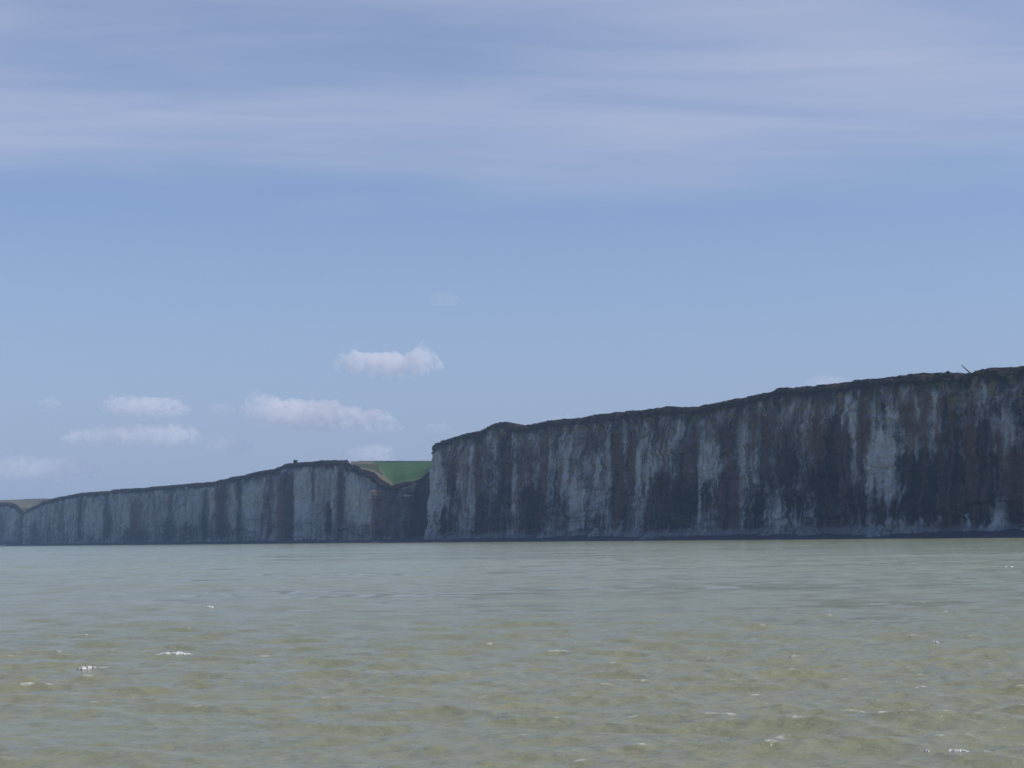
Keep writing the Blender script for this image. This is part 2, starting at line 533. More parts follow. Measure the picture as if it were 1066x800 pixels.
# the end of the near cliff: its face turns the corner into the valley
c0 = nP[:, 0, :]
rows = len(c0)
vv = np.linspace(0, 1, rows)
k = np.linspace(0, 1, 120)[None, :]
side = np.zeros((rows, 120, 3))
dirv = np.array([0.62, 0.78])
zz_ = c0[:, 2][:, None]
lean = (1 - vv)[:, None] ** 1.2
for j in (0, 1):
    side[..., j] = c0[:, j][:, None] + dirv[j] * k * 230 + np.array([-1.0, 0.15])[j] * (
        np.sin(np.clip(k * 3, 0, 1) * math.pi / 2) * 6 * lean + fbm(k * 24, zz_ / 60, 3, 130) * 3.0 * np.clip(k * 8, 0, 1))
side[..., 2] = zz_ + 0 * k
S2 = k * 230 + 0 * zz_ - 500
sc_ = paint_near(np.full_like(S2, 446.0) - k * 3, vv[:, None] + 0 * k, S2, zz_ + 0 * k)
grid_mesh('end_face', side, M_CHALK, near, sc_)

# ------------------------------------------------------------------ far cliff with the recess under the valley, its shade painted in
far_top_pts = [(26, 532), (28, 531.5), (33, 529), (40, 525.5), (48, 522), (55, 519.5), (70, 516.5), (75, 515.5), (85, 513.5), (100, 512.5),
               (115, 511.5), (120, 510.3), (130, 509.5), (150, 508.2), (170, 506.3), (190, 504.8), (210, 503), (224, 502),
               (227, 500.5), (240, 498.5), (245, 496.5), (255, 495.5), (262, 492.5), (275, 490.5), (285, 488.8), (290, 486.5),
               (300, 483.5), (305, 482.5), (310, 482), (325, 481), (335, 480), (350, 479.8), (358, 479.6), (363, 481), (366, 484),
               (375, 487), (380, 489.5), (388, 492.5), (393, 494.5), (396, 498), (400, 502), (405, 505.5), (408, 506.5),
               (412, 504.5), (420, 502.5), (430, 501.5), (437, 499), (441, 497), (445, 492), (452, 486), (470, 480)]
far_top, _ = top_curve(far_top_pts, D_far, 26, 470)
FAR_MARKS = [
    (36, 4, 0.0, 0.6, 0.8, 0), (62, 3, 0.3, 0.9, 0.5, 0), (84, 3, 0.1, 0.95, 1.0, 0.2), (96, 8, 0.2, 0.85, -0.5, 0), (111, 3, 0.1, 0.9, 1.1, 0.1),
    (125, 6, 0.3, 0.9, -0.3, 0.2), (140, 4, 0.1, 0.9, 0.8, 1.0), (160, 4, 0.3, 0.9, 0.3, 0.8), (142, 10, 0.05, 0.3, 0.8, 0), (175, 5, 0.05, 0.45, 1.2, 0),
    (178, 3, 0.4, 0.95, 0.7, 0.3), (192, 6, 0.3, 0.9, -0.4, 0), (196, 6, 0.05, 0.4, 0.8, 0), (214, 4, 0.1, 0.95, 0.9, 0), (230, 6, 0.1, 0.97, 1.5, 0.5),
    (240, 4, 0.3, 0.9, -0.6, 0), (249, 2.5, 0.05, 0.97, 1.5, 0.6), (264, 9, 0.1, 0.9, -0.5, -0.3), (281, 3, 0.1, 0.95, 0.8, 0.9), (292, 4, 0.0, 0.97, 0.8, 1.0),
    (301, 4.5, 0.0, 0.97, 1.8, 0.3), (313, 7, 0.05, 0.95, -0.9, -0.5), (326, 2, 0.55, 0.97, 1.0, 0), (332, 5, 0.3, 0.9, -0.4, 0.2), (342, 3.5, 0.15, 0.5, 1.5, 0.0),
    (348, 3, 0.3, 0.95, -0.3, 0.1), (355, 3.5, 0.25, 0.98, 1.3, 0.9), (352, 4, 0.0, 0.35, 0.7, 0.0), (370, 8, 0.25, 0.97, -0.7, -0.4), (382, 4, 0.3, 0.8, -0.4, 0),
    (389, 3, 0.1, 0.9, 0.5, 1.0), (398, 6, 0.05, 0.95, 1.1, 0.5), (409, 6, 0.0, 1.0, 0.7, 0.3), (422, 9, 0.0, 1.0, 0.8, 0.1), (434, 7, 0.0, 1.0, 1.2, 0.0),  # last three marks put the shade of the recess into the colour
    (404, 4, 0.02, 0.12, -1.5, -0.5), (446, 10, 0.0, 1.0, 1.2, 0.2),  # second mark carries the painted recess shade on to its right
]


def paint_far(px, v, S, Z):
    d, b = marks_field(FAR_MARKS, px, v, S, Z, 400)
    n1 = fbm(S / 14, Z / 90, 4, 410)
    n2 = fbm(S / 6, Z / 60, 3, 420)
    n3 = fbm(S / 60, Z / 50, 3, 430)
    bl = fbm(S / 18, Z / 16, 4, 440)
    low = sstep(0.6, 0.1, v)
    dark = -0.34 + d * 1.05 + n1 * 0.6 + n2 * 0.5 + fbm(S / 2.4, Z / 40, 3, 425) * 0.45 + n3 * 0.45 + bl * 0.35 + low * 0.32
    c = np.ones(px.shape + (3,)) * CHALK * 0.92
    c = mixc(c, GREY, sig(dark + 0.35, 4.0))
    c = mixc(c, DARK, sig(dark - 0.45, 3.6) * 0.82)
    bn = fbm(S / 10, Z / 110, 4, 450)
    br = b * 0.8 + bn * 1.1 - 0.62
    c = mixc(c, BROWN * 1.2, sig(br, 5.0) * 0.6)
    hang = v + fbm(S / 11, Z / 60, 4, 460) * 0.07
    c = mixc(c, np.array([0.05, 0.05, 0.042]), sstep(0.93, 0.985, hang) * 0.8)
    return c


far = empty('chalk_cliff', tuple(at(240.0, 562.0, float(D_far(240.0)))[:2]) + (0.0,))
tag(far, 'paler grey chalk cliff stretching away to the left from the green valley', 'cliff', 'chalk cliffs along the shore')
px_f = np.arange(13, 462, 0.36)
fb_, fn_, fs_, foff, fP, frim = build_cliff(
    far, px_f, D_far, far_top, paint_far, 500, rows=170, cap=5.5, plateau=60, inland=28, plateau_drop=lambda p: 0.03 + 0.6 * sstep(325, 346, p),
    extra_in=lambda p: 34 * sstep(396, 412, p) + 0 * p, flute=1.1)

# ------------------------------------------------------------------ farthest headland
head_top_pts = [(-140, 529), (-60, 526.5), (-20, 525), (0, 524), (8, 523.8), (15, 524.8), (19, 527.5), (23, 531), (27, 534), (34, 539), (44, 545)]
head_top, _ = top_curve(head_top_pts, D_far, -140, 44)


def paint_head(px, v, S, Z):
    c = paint_far(px + 60, v, S + 4000, Z)
    return c


head = empty('chalk_cliff', tuple(at(-30.0, 562.0, float(D_far(-30.0)) + 120)[:2]) + (0.0,))
tag(head, 'smallest farthest chalk cliff beyond the brown notch at the left edge', 'cliff', 'chalk cliffs along the shore')
px_h = np.arange(-150, 40, 0.5)
_, _, _, _, _, hrim = build_cliff(head, px_h, lambda p: D_far(p) + 60, head_top, paint_head, 700, rows=120, cap=6.0, plateau=50, plateau_drop=0.02)

# ------------------------------------------------------------------ land behind the rims
# the green field: the valley floor climbing to a level skyline, from the rim of the cliff inland
def land_behind(rim, p0, p1, prange, sky_y, dsky, rows, pw):
    """a sheet running inland from a clifftop rim up to a skyline, then level beyond it"""
    ppx = prange
    R_ = rim[(ppx > p0) & (ppx < p1)]
    kg = np.exp(-np.linspace(-2.5, 2.5, 41) ** 2); kg /= kg.sum()
    sm = lambda q: np.convolve(np.pad(q, 20, 'edge'), kg, 'valid')
    ratio = np.maximum.accumulate(sm(R_[:, 0] / R_[:, 1]) + np.arange(len(R_)) * 1e-9)
    Ry = sm(R_[:, 1])
    tab = np.linspace(-500, 1500, 4000)
    tp = ray(tab, np.full_like(tab, 530.0))
    pxx = np.interp(ratio, tp[:, 0] / tp[:, 1], tab)
    h0 = (R_[:, 2] - 0.7 - CAMH) * FPX / R_[:, 1]
    h1 = hor(pxx) - sky_y(pxx)
    hs = sm(h0)
    T = np.concatenate([np.linspace(0, 1, rows), np.ones(8)])[:, None] + 0 * pxx[None, :]
    D = Ry[None, :] + (dsky - Ry[None, :]) * T
    hb_ = hs[None, :] + 0 * T
    hh = hb_ + (h1[None, :] - hb_) * (1 - (1 - T) ** pw)
    D[rows:] += np.arange(1, 9)[:, None] * 110.0
    Z = CAMH + hh * np.where(T >= 1, dsky, D) / FPX
    Z[rows:] -= np.arange(1, 9)[:, None] * 1.0
    P = np.stack([ratio[None, :] * D, D, Z], -1)
    return P, pxx[None, :] + 0 * T, T, hor(pxx)[None, :] - hh


PF, X, T, ypix = land_behind(frim, 346, 461, px_f, lambda p: 480.8 + 0 * p, 2750.0, 110, 1.35)
PF[..., 2] += fbm(PF[..., 0] / 30, PF[..., 1] / 60, 3, 800) * 0.6 * np.clip(T * 8, 0, 1) * (T < 0.95)
GREEN = np.array([0.036, 0.086, 0.018])
bound = np.interp(ypix, [480, 484, 490, 495, 500, 505, 510], [386, 391, 398, 401, 405, 411, 416]) + fbm(X / 6, T * 9, 3, 810) * 3
cf = np.ones(X.shape + (3,)) * GREEN
cf = mixc(cf, GREEN * np.array([1.25, 1.15, 1.1]), sstep(-0.1, 0.5, fbm(X / 60 + T * 0.6, T * 7, 3, 820)))
cf = mixc(cf, np.array([0.125, 0.105, 0.078]), 1 - sstep(-2.5, 2.5, X - bound))
cf = mixc(cf, np.array([0.11, 0.115, 0.05]), (1 - sstep(0.0, 0.10, T)) * 0.8)
cf = mixc(cf, np.array([0.13, 0.10, 0.06]), (1 - sstep(-9, -2, X - bound)) * sstep(0.0, 0.5, fbm(X / 7, T * 12, 3, 830)) * 0.5)
fld = grid_mesh('field', PF, M_FIELD, None, cf)
tag(fld, kind='structure')

# the brown hillside behind the far notch
sky2 = lambda p: np.interp(p, [-160, -60, 0, 16, 30, 45, 58, 75, 110], [523, 522, 521.2, 520.7, 519.8, 519.4, 519.8, 521, 523])
rim2 = np.concatenate([hrim[px_h < 25.5], frim[px_f > 27]])
rpx2 = np.concatenate([px_h[px_h < 25.5], px_f[px_f > 27]])
PH, Xh, Th, _ = land_behind(rim2, -140, 62, rpx2, sky2, 4300.0, 50, 1.3)
ch = np.ones(Xh.shape + (3,)) * np.array([0.115, 0.105, 0.06])
ch = mixc(ch, np.array([0.14, 0.10, 0.075]), sstep(0, 0.4, fbm(Xh / 12, Th * 5, 3, 850)))
ch = mixc(ch, np.array([0.09, 0.105, 0.045]), sstep(0.55, 0.9, Th))
hil = grid_mesh('hillside', PH, M_FIELD, None, ch)
tag(hil, kind='structure')

# ------------------------------------------------------------------ beach
pb = np.arange(-150, 1400, 0.6)
Dall = np.where(pb < 420, D_far(pb), 0)
mixw = sstep(425, 447, pb)
Dall = 1 / ((1 - mixw) / D_far(pb) + mixw / D_near(pb))
bw, bn_, bs = shore_plan(pb, lambda p: Dall, 0.0)
kx = np.linspace(0, 1, 26)[:, None]
wob = fbm(bs / 60, bs * 0, 3, 900)[None, :] * 3
PB = np.zeros((26, len(pb), 3))
offb = (7 + wob) * (1 - kx) - 40 * kx
for j in (0, 1):
    PB[..., j] = bw[None, :, j] + bn_[None, :, j] * offb
PB[..., 2] = -0.9 + 7.8 * kx ** 0.75 + fbm(bs[None, :] / 9 + 0 * kx, kx * 5 + 0 * bs[None, :], 3, 910) * 0.55
cb = np.ones((26, len(pb), 3)) * np.array([0.082, 0.078, 0.096])
cb = mixc(cb, np.array([0.12, 0.115, 0.13]), sstep(0.1, 0.5, fbm(bs[None, :] / 25 + 0 * kx, kx * 6 + 0 * bs[None, :], 4, 920)) * 0.7)
bea = grid_mesh('beach', PB, M_BEACH, None, cb)
tag(bea, kind='structure')


# ------------------------------------------------------------------ scree fans at the foot of the near cliff
def scree(px, wid, hgt, seed, out=16.0, tint=(0.33, 0.34, 0.34)):
    i = int(np.argmin(np.abs(px_n - px)))
    b = nb_[i]; n = nn_[i]; tg = np.array([-n[1], n[0]])
    r_, c_ = 40, 60
    a = np.linspace(-1, 1, c_)[None, :]
    k = np.linspace(0, 1, r_)[:, None]
    env = np.clip(1 - np.abs(a) ** 1.7, 0, 1)
    P = np.zeros((r_, c_, 3))
    off0 = noff[min(259, 30), i]
    outw = 2 + (out * env ** 0.6) * k + off0 - 6
    for j in (0, 1):
        P[..., j] = b[j] + tg[j] * a * wid * (0.25 + 0.75 * k ** 0.7) + n[j] * outw
    P[..., 2] = 2.2 + hgt * env * (1 - k) ** 1.15 - 2.6 * k ** 3 + fbm(a * 7 + 0 * k, k * 7 + 0 * a, 4, seed) * 1.1
    c = np.ones((r_, c_, 3)) * np.array(tint)
    c = mixc(c, GREY * 0.7, sstep(0.0, 0.5, fbm(a * 6 + 0 * k, k * 6 + 0 * a, 4, seed + 3)))
    grid_mesh('scree', P, M_SCREE, near, c)


for px_, wd_, hg_, sd_, tt_ in ((598, 18, 15, 1000, (0.36, 0.37, 0.37)), (668, 20, 8, 1010, (0.28, 0.29, 0.29)), (782, 16, 11, 1020, (0.27, 0.28, 0.28)),
                                (826, 26, 12, 1030, (0.25, 0.25, 0.24)), (905, 18, 11, 1040, (0.30, 0.31, 0.31)), (1040, 16, 10, 1050, (0.28, 0.29, 0.29)),
                                (550, 22, 10, 1060, (0.30, 0.31, 0.31)), (720, 26, 9, 1070, (0.28, 0.29, 0.29))):
    scree(px_, wd_, hg_, sd_, tint=tt_)


# ------------------------------------------------------------------ shrubs, hedge and leaning pole on the skyline
def leaf_cloud(name, cs, mat, parent, n, size, seed):
    r = np.random.RandomState(seed)
    V, F = [], []
    for (c, rad) in cs:
        for _ in range(n):
            d = r.normal(size=3); d /= np.linalg.norm(d)
            p = np.array(c) + d * np.array(rad) * r.uniform(0.45, 1.0) ** 0.5
            a = r.normal(size=3); a /= np.linalg.norm(a)
            b = np.cross(a, r.normal(size=3)); b /= np.linalg.norm(b)
            s = size * r.uniform(0.6, 1.4)
            k0 = len(V)
            V += [p - a * s, p + b * s * .6, p + a * s, p - b * s * .6]
            F.append((k0, k0 + 1, k0 + 2, k0 + 3))
    return mesh_from(name, V, F, mat, parent, False)


def tube(name, pts, rads, mat, parent=None, seg=8):
    V, F = [], []
    for i, (p, r) in enumerate(zip(pts, rads)):
        p = np.array(p, float)
        d = np.array(pts[min(i + 1, len(pts) - 1)], float) - np.array(pts[max(i - 1, 0)], float)
        d /= np.linalg.norm(d)
        a = np.cross(d, [0.3, 1, 0.2]); a /= np.linalg.norm(a)
        b = np.cross(d, a)
        for k in range(seg):
            an = 2 * math.pi * k / seg
            V.append(p + (a * math.cos(an) + b * math.sin(an)) * r)
    for i in range(len(pts) - 1):
        for k in range(seg):
            F.append((i * seg + k, i * seg + (k + 1) % seg, (i + 1) * seg + (k + 1) % seg, (i + 1) * seg + k))
    F.append(tuple(range(seg))[::-1]); F.append(tuple(range((len(pts) - 1) * seg, len(pts) * seg)))
    return mesh_from(name, V, F, mat, parent)


def rim_at(px):
    rim = frim if px < 440 else nrim
    p0 = rim + np.array([0, 0, 0.0])
    c = p0 - np.array([0, 0, CAMH])
    q = c @ Mn
    sx = W0 / 2 + FPX * q[:, 0] / -q[:, 2]
    ok = np.abs(sx - px) < 1.2
    i = np.where(ok)[0][np.argmin(rim[ok, 1])] if ok.any() else int(np.argmin(np.abs(sx - px)))
    return rim[i].copy()


def shrub(px, wd, ht, label, seed):
    b = rim_at(px) - np.array([0, 0, 0.9])
    e = empty('shrub', tuple(b))
    tag(e, label, 'shrub')
    tube('stem', [b + [0, 0, -2.5], b + [0.1, 0, ht * 0.3], b + [0.3, 0.1, ht * 0.7]], [0.25, 0.2, 0.08], M_BARK, e)
    r = np.random.RandomState(seed)
    cs = [(b + np.array([r.uniform(-.5, .5) * wd, r.uniform(-.4, .4) * wd, ht * r.uniform(0.3, 0.75)]),
           (wd * .38, wd * .38, ht * .33)) for _ in range(7)]
    leaf_cloud('foliage', cs, M_LEAF, e, 260, 0.32, seed)


shrub(307, 4.2, 4.6, 'small round bush alone on the paler cliff top', 41)
shrub(360, 3.6, 1.9, 'low scrub at the corner where the paler cliff drops to the green field', 43)
shrub(987, 1.8, 1.6, 'tiny sparse sprig of scrub on the dark cliff top left of the leaning pole', 47)

a0 = rim_at(1010) + np.array([0, 0, -1.0])
a1 = a0 + np.array([-6.6, 0.6, 6.6])
pole = tube('leaning_pole', [a0, a0 * .6 + a1 * .4, a1], [0.5, 0.42, 0.3], M_BARK)
tag(pole, 'thin dark pole leaning left on the skyline of the dark cliff', 'pole')

# hedge on the level skyline of the green field
hx = np.linspace(374, 470, 260)
hb = at(hx, np.full_like(hx, 480.9), np.full_like(hx, 2702.0))
hr = 1.5 + 0.35 * fbm(hx / 3, hx * 0, 3, 1100)
ang = np.linspace(0, 2 * math.pi, 13)
PHd = np.zeros((13, len(hx), 3))
for i, a in enumerate(ang):
    PHd[i, :, 0] = hb[:, 0]
    PHd[i, :, 1] = hb[:, 1] + math.cos(a) * 1.3
    PHd[i, :, 2] = hb[:, 2] + math.sin(a) * hr * (0.9 + 0.3 * pn(hx / 1.3, hx * 0 + i * 0.7, 1110))
hed = grid_mesh('hedge', PHd, M_LEAF, None)
tag(hed, 'thin dark hedge along the top of the green field', 'hedge')

# ------------------------------------------------------------------ sea
NW = 96
lam = np.geomspace(0.7, 11.0, NW) * (1 + 0.05 * rng.normal(size=NW))
thm = math.radians(-100)           # travelling towards the camera, a little leftward
th = thm + rng.normal(size=NW) * math.radians(34)
kk = 2 * math.pi / lam
kxv, kyv = kk * np.cos(th), kk * np.sin(th)
amp = 0.0120 * (lam / 3.0) ** 0.80 * np.exp(-(lam / 9.5) ** 4) * rng.uniform(0.6, 1.4, NW)
ph_ = rng.uniform(0, 2 * math.pi, NW)


def waves(x, y, step=None):
    gust = 1.0 + 0.45 * fbm(x / 38, y / 60, 3, 1200)
    z = np.zeros_like(x); dx = np.zeros_like(x); dy = np.zeros_like(x); slope = np.zeros_like(x)
    for i in range(NW):
        f = 1.0 if step is None else np.clip((lam[i] / np.maximum(step, 1e-3) - 2.0) / 2.0, 0, 1)
        p = kxv[i] * x + kyv[i] * y + ph_[i]
        c, s = np.cos(p) * amp[i] * f, np.sin(p) * amp[i] * f
        z += c
        dx -= s * math.cos(th[i]) * 0.9
        dy -= s * math.sin(th[i]) * 0.9
        slope += c * kk[i]
    return z * gust, dx * gust, dy * gust, slope * gust


def dist_rows():
    d = 24.0; out = [d]
    while d < 4600:
        st = min(max(d * d / (CAMH * FPX) * 0.45, 0.12), 1.3 if d < 420 else (3.0 if d < 1100 else 9.0))
        d += st
        out.append(d)
    return np.array(out)


rd = dist_rows()
ca = np.linspace(-1, 1, 900)
Y, A = np.meshgrid(rd, ca, indexing='ij')
X = A * (Y * 0.40 + 14)
step = np.maximum(np.gradient(rd)[:, None] + 0 * A, (Y * 0.40 + 14) * 2 / 900)
z, dx, dy, slope = waves(X, Y, step)
fade = sstep(1.0, 0.93, np.abs(A)) * sstep(24, 30, Y)
PS = np.stack([X + dx * fade, Y + dy * fade, z * fade], -1)
cr = slope + 0.55 * fbm(X / 1.5, Y / 2.5, 3, 1300)
lo_, hi_ = np.percentile(cr[(Y > 50) & (Y < 250)], [99.4, 99.94])
foam = sstep(lo_, hi_, cr) * sstep(1100, 500, Y)
M_SEA, t = new_mat('turbid_sea')
geo = t.n('ShaderNodeNewGeometry')
pos = geo.outputs['Position']
fo = t.n('ShaderNodeAttribute', attribute_name='foam')
big = t.noise(t.vmul(pos, (0.35, 1.0, 1.0)), 0.022, 4, 0.55)
big2 = t.noise(t.vmul(pos, (0.25, 1.0, 1.0)), 0.10, 4, 0.55)
mid = t.math('ADD', t.math('MULTIPLY', big, 0.6), t.math('MULTIPLY', big2, 0.4))
body = t.mix(t.mr(mid, 0.36, 0.64, 0, 1, True), (0.250, 0.254, 0.160), (0.268, 0.260, 0.150))
spy = t.n('ShaderNodeSeparateXYZ'); t.l(pos, spy.inputs[0])
# clearer, greener water offshore; silt stirred up towards the near shore
st1 = t.noise(t.vmul(pos, (0.10, 0.45, 1.0)), 0.11, 5, 0.65, 0.4)  # colour streaks painted in for wave shading too fine for the mesh
st2 = t.noise(t.vmul(pos, (0.30, 0.30, 1.0)), 0.012, 3, 0.5, 0.3)
farc = t.mix(t.mr(t.math('ADD', t.math('MULTIPLY', st1, 0.6), t.math('MULTIPLY', st2, 0.4)), 0.36, 0.64, 0, 1, True), (0.235, 0.265, 0.148), (0.290, 0.300, 0.165))
body = t.mix(t.mr(spy.outputs[1], 40, 420, 0.0, 1.0, True), body, farc)
fm = t.math('MULTIPLY', fo.outputs['Fac'], t.mr(t.noise(pos, 3.5, 4, 0.7), 0.35, 0.6, 0.1, 1.0), clamp=True)
basec = t.mix(fm, body, (0.62, 0.62, 0.55))
r1 = t.noise(t.vmul(pos, (0.8, 1.5, 1.0)), 1.9, 5, 0.62, 0.3)
r2 = t.noise(t.vmul(pos, (0.7, 1.3, 1.0)), 0.55, 3, 0.55, 0.2)
hgt = t.math('ADD', t.math('MULTIPLY', r1, 0.16), t.math('MULTIPLY', r2, 0.30))
bmp = t.n('ShaderNodeBump', i_Strength=0.85, i_Distance=1.0)
t.l(hgt, bmp.inputs['Height'])
p = t.n('ShaderNodeBsdfPrincipled', i_IOR=1.33)
t.l(basec, p.inputs['Base Color'])
# wind-ruffled and slicker patches
gst = t.math('ADD', t.math('MULTIPLY', t.noise(t.vmul(pos, (0.18, 0.6, 1.0)), 0.05, 5, 0.6, 0.3), 0.5),
             t.math('MULTIPLY', t.noise(t.vmul(pos, (0.25, 0.5, 1.0)), 0.22, 4, 0.6, 0.3), 0.5))
t.l(t.math('MULTIPLY_ADD', fm, 0.5, t.mr(gst, 0.36, 0.64, 0.05, 0.28)), p.inputs['Roughness'])
t.l(bmp.outputs[0], p.inputs['Normal'])
o = t.n('ShaderNodeOutputMaterial')
t.l(p.outputs[0], o.inputs['Surface'])
sea = grid_mesh('sea', PS, M_SEA, None, None, True, {'foam': foam * fade})
tag(sea, kind='structure')
# calm open water round the rest of the bay, to the horizon (same sheet)
bm = bmesh.new(); bm.from_mesh(sea.data)
E = 9000.0
x0n, x0f = 24 * .40 + 14, rd[-1] * 0.40 + 14
zl = -0.02
q = {k: bm.verts.new(v) for k, v in dict(
    a=(-E, -E, zl), b=(E, -E, zl), c=(E, E, zl), d=(-E, E, zl),
    e=(-x0n, 24, zl), f=(x0n, 24, zl), g=(x0f, rd[-1], zl), h=(-x0f, rd[-1], zl)).items()}
for f in (('a', 'b', 'f', 'e'), ('b', 'c', 'g', 'f'), ('c', 'd', 'h', 'g'), ('d', 'a', 'e', 'h')):
    bm.faces.new([q[k] for k in f]).smooth = True
bm.normal_update(); bm.to_mesh(sea.data); bm.free()


# ------------------------------------------------------------------ whitecaps
def whitecap(px, py, wpx, hgt, label, seed, grp='whitecaps breaking on the open sea'):
    c = sea_at(float(px), float(py))
    ys = np.linspace(c[1] * 0.975, c[1] * 1.025, 60)     # ride on the nearest crest
    c[1] = ys[int(np.argmax(waves(np.full(60, c[0]), ys, np.full(60, 0.9))[0]))]
    ppm = FPX / c[1]
    Lm = wpx / ppm
    r_, c_ = 14, 64
    a = np.linspace(-1, 1, c_)[None, :]; b = np.linspace(-1, 1, r_)[:, None]
    rag = 0.8 + 0.85 * fbm(a * 3.1 + 0 * b, 0.9 * b + 0 * a + 3, 4, seed)
    env = np.clip(1 - np.abs(a) ** 2.2, 0, 1) * np.clip(rag, 0.12, 1.5)
    wdt = Lm * 0.17
    xx = c[0] + a * Lm / 2 + 0 * b
    yy = c[1] + b * wdt * np.clip(env, .05, 1) + fbm(a * 1.5 + 0 * b, 0 * a + 0 * b, 2, seed + 2) * wdt * 1.3
    z_, dx_, dy_, _ = waves(xx, yy, np.full_like(xx, 0.9))
    zz2 = z_ - 0.02 + (0.03 + 0.7 * hgt) * np.sqrt(np.clip(1 - b ** 2, 0, 1)) * np.clip(env, 0, 1.5) + fbm(a * 9 + 0 * b, b * 1.5 + 0 * a, 2, seed + 5) * hgt * 0.15
    P = np.stack([xx, yy, zz2], -1)
    o = grid_mesh('whitecap', P, M_FOAM)
    tag(o, label, 'whitecap', grp)


whitecap(180, 685, 44, 0.16, 'largest bright whitecap on the left of the sea', 2001)
whitecap(99, 695, 24, 0.13, 'thin whitecap lower left of the largest whitecap', 2002)
whitecap(81, 665, 8, 0.10, 'small white fleck of foam nearest the left edge, above the thin whitecap', 2003)
whitecap(211, 635, 9, 0.14, 'small distant whitecap above and right of the largest one', 2004)
whitecap(985, 674, 10, 0.14, 'small whitecap on the right at the end of a yellowish wave', 2005)
whitecap(1007, 790, 28, 0.11, 'foaming whitecap in the bottom right corner', 2046)
whitecap(975, 788, 8, 0.05, 'small foam fleck just left of the whitecap in the bottom right corner', 2007)
whitecap(950, 713, 22, 0.05, 'faint flat streak of foam right of the middle of the nearer sea', 2008)
whitecap(1063, 592, 10, 0.3, 'distant whitecap at the right edge under the dark cliff', 2009)
whitecap(834, 689, 15, 0.10, 'pale crest of foam on the yellowish wave right of centre', 2010)

# ------------------------------------------------------------------ fair weather clouds
def cloud_mat(name, dens, scale, seed):
    m, t = new_mat(name)
    tc = t.n('ShaderNodeTexCoord')
    mp = t.n('ShaderNodeMapping')
    mp.inputs['Location'].default_value = (seed * 371.0, seed * 113.0, 0)
    t.l(tc.outputs['Object'], mp.inputs[0])
    n = t.noise(mp.outputs[0], scale, 7, 0.62, 0.3)
    g = t.n('ShaderNodeVectorMath', operation='SUBTRACT')
    t.l(tc.outputs['Generated'], g.inputs[0]); g.inputs[1].default_value = (0.5, 0.5, 0.5)
    ln = t.n('ShaderNodeVectorMath', operation='LENGTH'); t.l(t.vmul(g.outputs[0], (1.5, 2.0, 2.0)), ln.inputs[0])
    e = t.mr(ln.outputs['Value'], 0.25, 1.15, 1.0, 0.0, True)
    dd = t.math('MULTIPLY', t.mr(t.math('ADD', n, t.math('MULTIPLY', e, 0.24)), 0.535, 0.73, 0.0, 1.0, True), dens * 2.7)
    v = t.n('ShaderNodeVolumePrincipled')
    v.inputs['Color'].default_value = (1.0, 0.98, 0.975, 1)
    v.inputs['Anisotropy'].default_value = 0.0
    t.l(dd, v.inputs['Density'])
    o = t.n('ShaderNodeOutputMaterial')
    t.l(v.outputs[0], o.inputs['Volume'])
    return m


DC = 12000.0


def cloud(prof, dens, label, seed):
    """prof: (px, y of the top, y of the base) along the cloud: a lofted body of real width and depth"""
    prof = np.array(prof, float)
    n, m_ = 90, 28
    u = np.linspace(prof[0, 0], prof[-1, 0], n)
    yt = np.interp(u, prof[:, 0], prof[:, 1]); yb = np.interp(u, prof[:, 0], prof[:, 2])
    top = at(u, yt, np.full(n, DC)); bot = at(u, yb, np.full(n, DC))
    zc = bot[:, 2] * 0.7 + top[:, 2] * 0.3
    cen = np.array([top[:, 0].mean(), DC, zc.mean()])
    wid = (u[-1] - u[0]) / FPX * DC
    e = np.sqrt(np.clip(1 - np.linspace(-1, 1, n) ** 2, 0, 1)) + 1e-3
    a = np.linspace(0, 2 * math.pi, m_ + 1)[:, None]
    up = (top[:, 2] - zc)[None, :] * 1.3 * (1 + 0.25 * fbm(u[None, :] / 12 + 0 * a, np.cos(a) * 1.5 + 0 * u, 3, seed))
    dn = (zc - bot[:, 2])[None, :] * 1.2
    s_, c_ = np.sin(a), np.cos(a)
    P = np.zeros((m_ + 1, n, 3))
    P[..., 0] = top[:, 0][None, :] - cen[0]
    P[..., 1] = c_ * e[None, :] * wid * 0.16
    P[..., 2] = zc[None, :] + np.where(s_ > 0, s_ * up, s_ * dn) * np.where(s_ > 0, np.minimum(1, e[None, :] * 1.6), np.minimum(1, e[None, :] * 2.6)) - cen[2]
    # close the tube into one watertight body
    V = P[:-1].reshape(-1, 3)
    F = []
    for i in range(m_):
        for j in range(n - 1):
            i2 = (i + 1) % m_
            F.append((i * n + j, i * n + j + 1, i2 * n + j + 1, i2 * n + j))
    F.append(tuple(i * n for i in range(m_))); F.append(tuple(i * n + n - 1 for i in reversed(range(m_))))
    hgt_ = (top[:, 2] - bot[:, 2]).max()
    mt = cloud_mat('cloud_vapour', dens, 2.5 / max(hgt_, 60), seed)
    o = mesh_from('cloud', V, F, mt, None)
    b_ = bmesh.new(); b_.from_mesh(o.data)
    bmesh.ops.recalc_face_normals(b_, faces=b_.faces); b_.to_mesh(o.data); b_.free()
    o.location = tuple(cen)
    tag(o, label, 'cloud', 'small fair weather clouds')
    return o


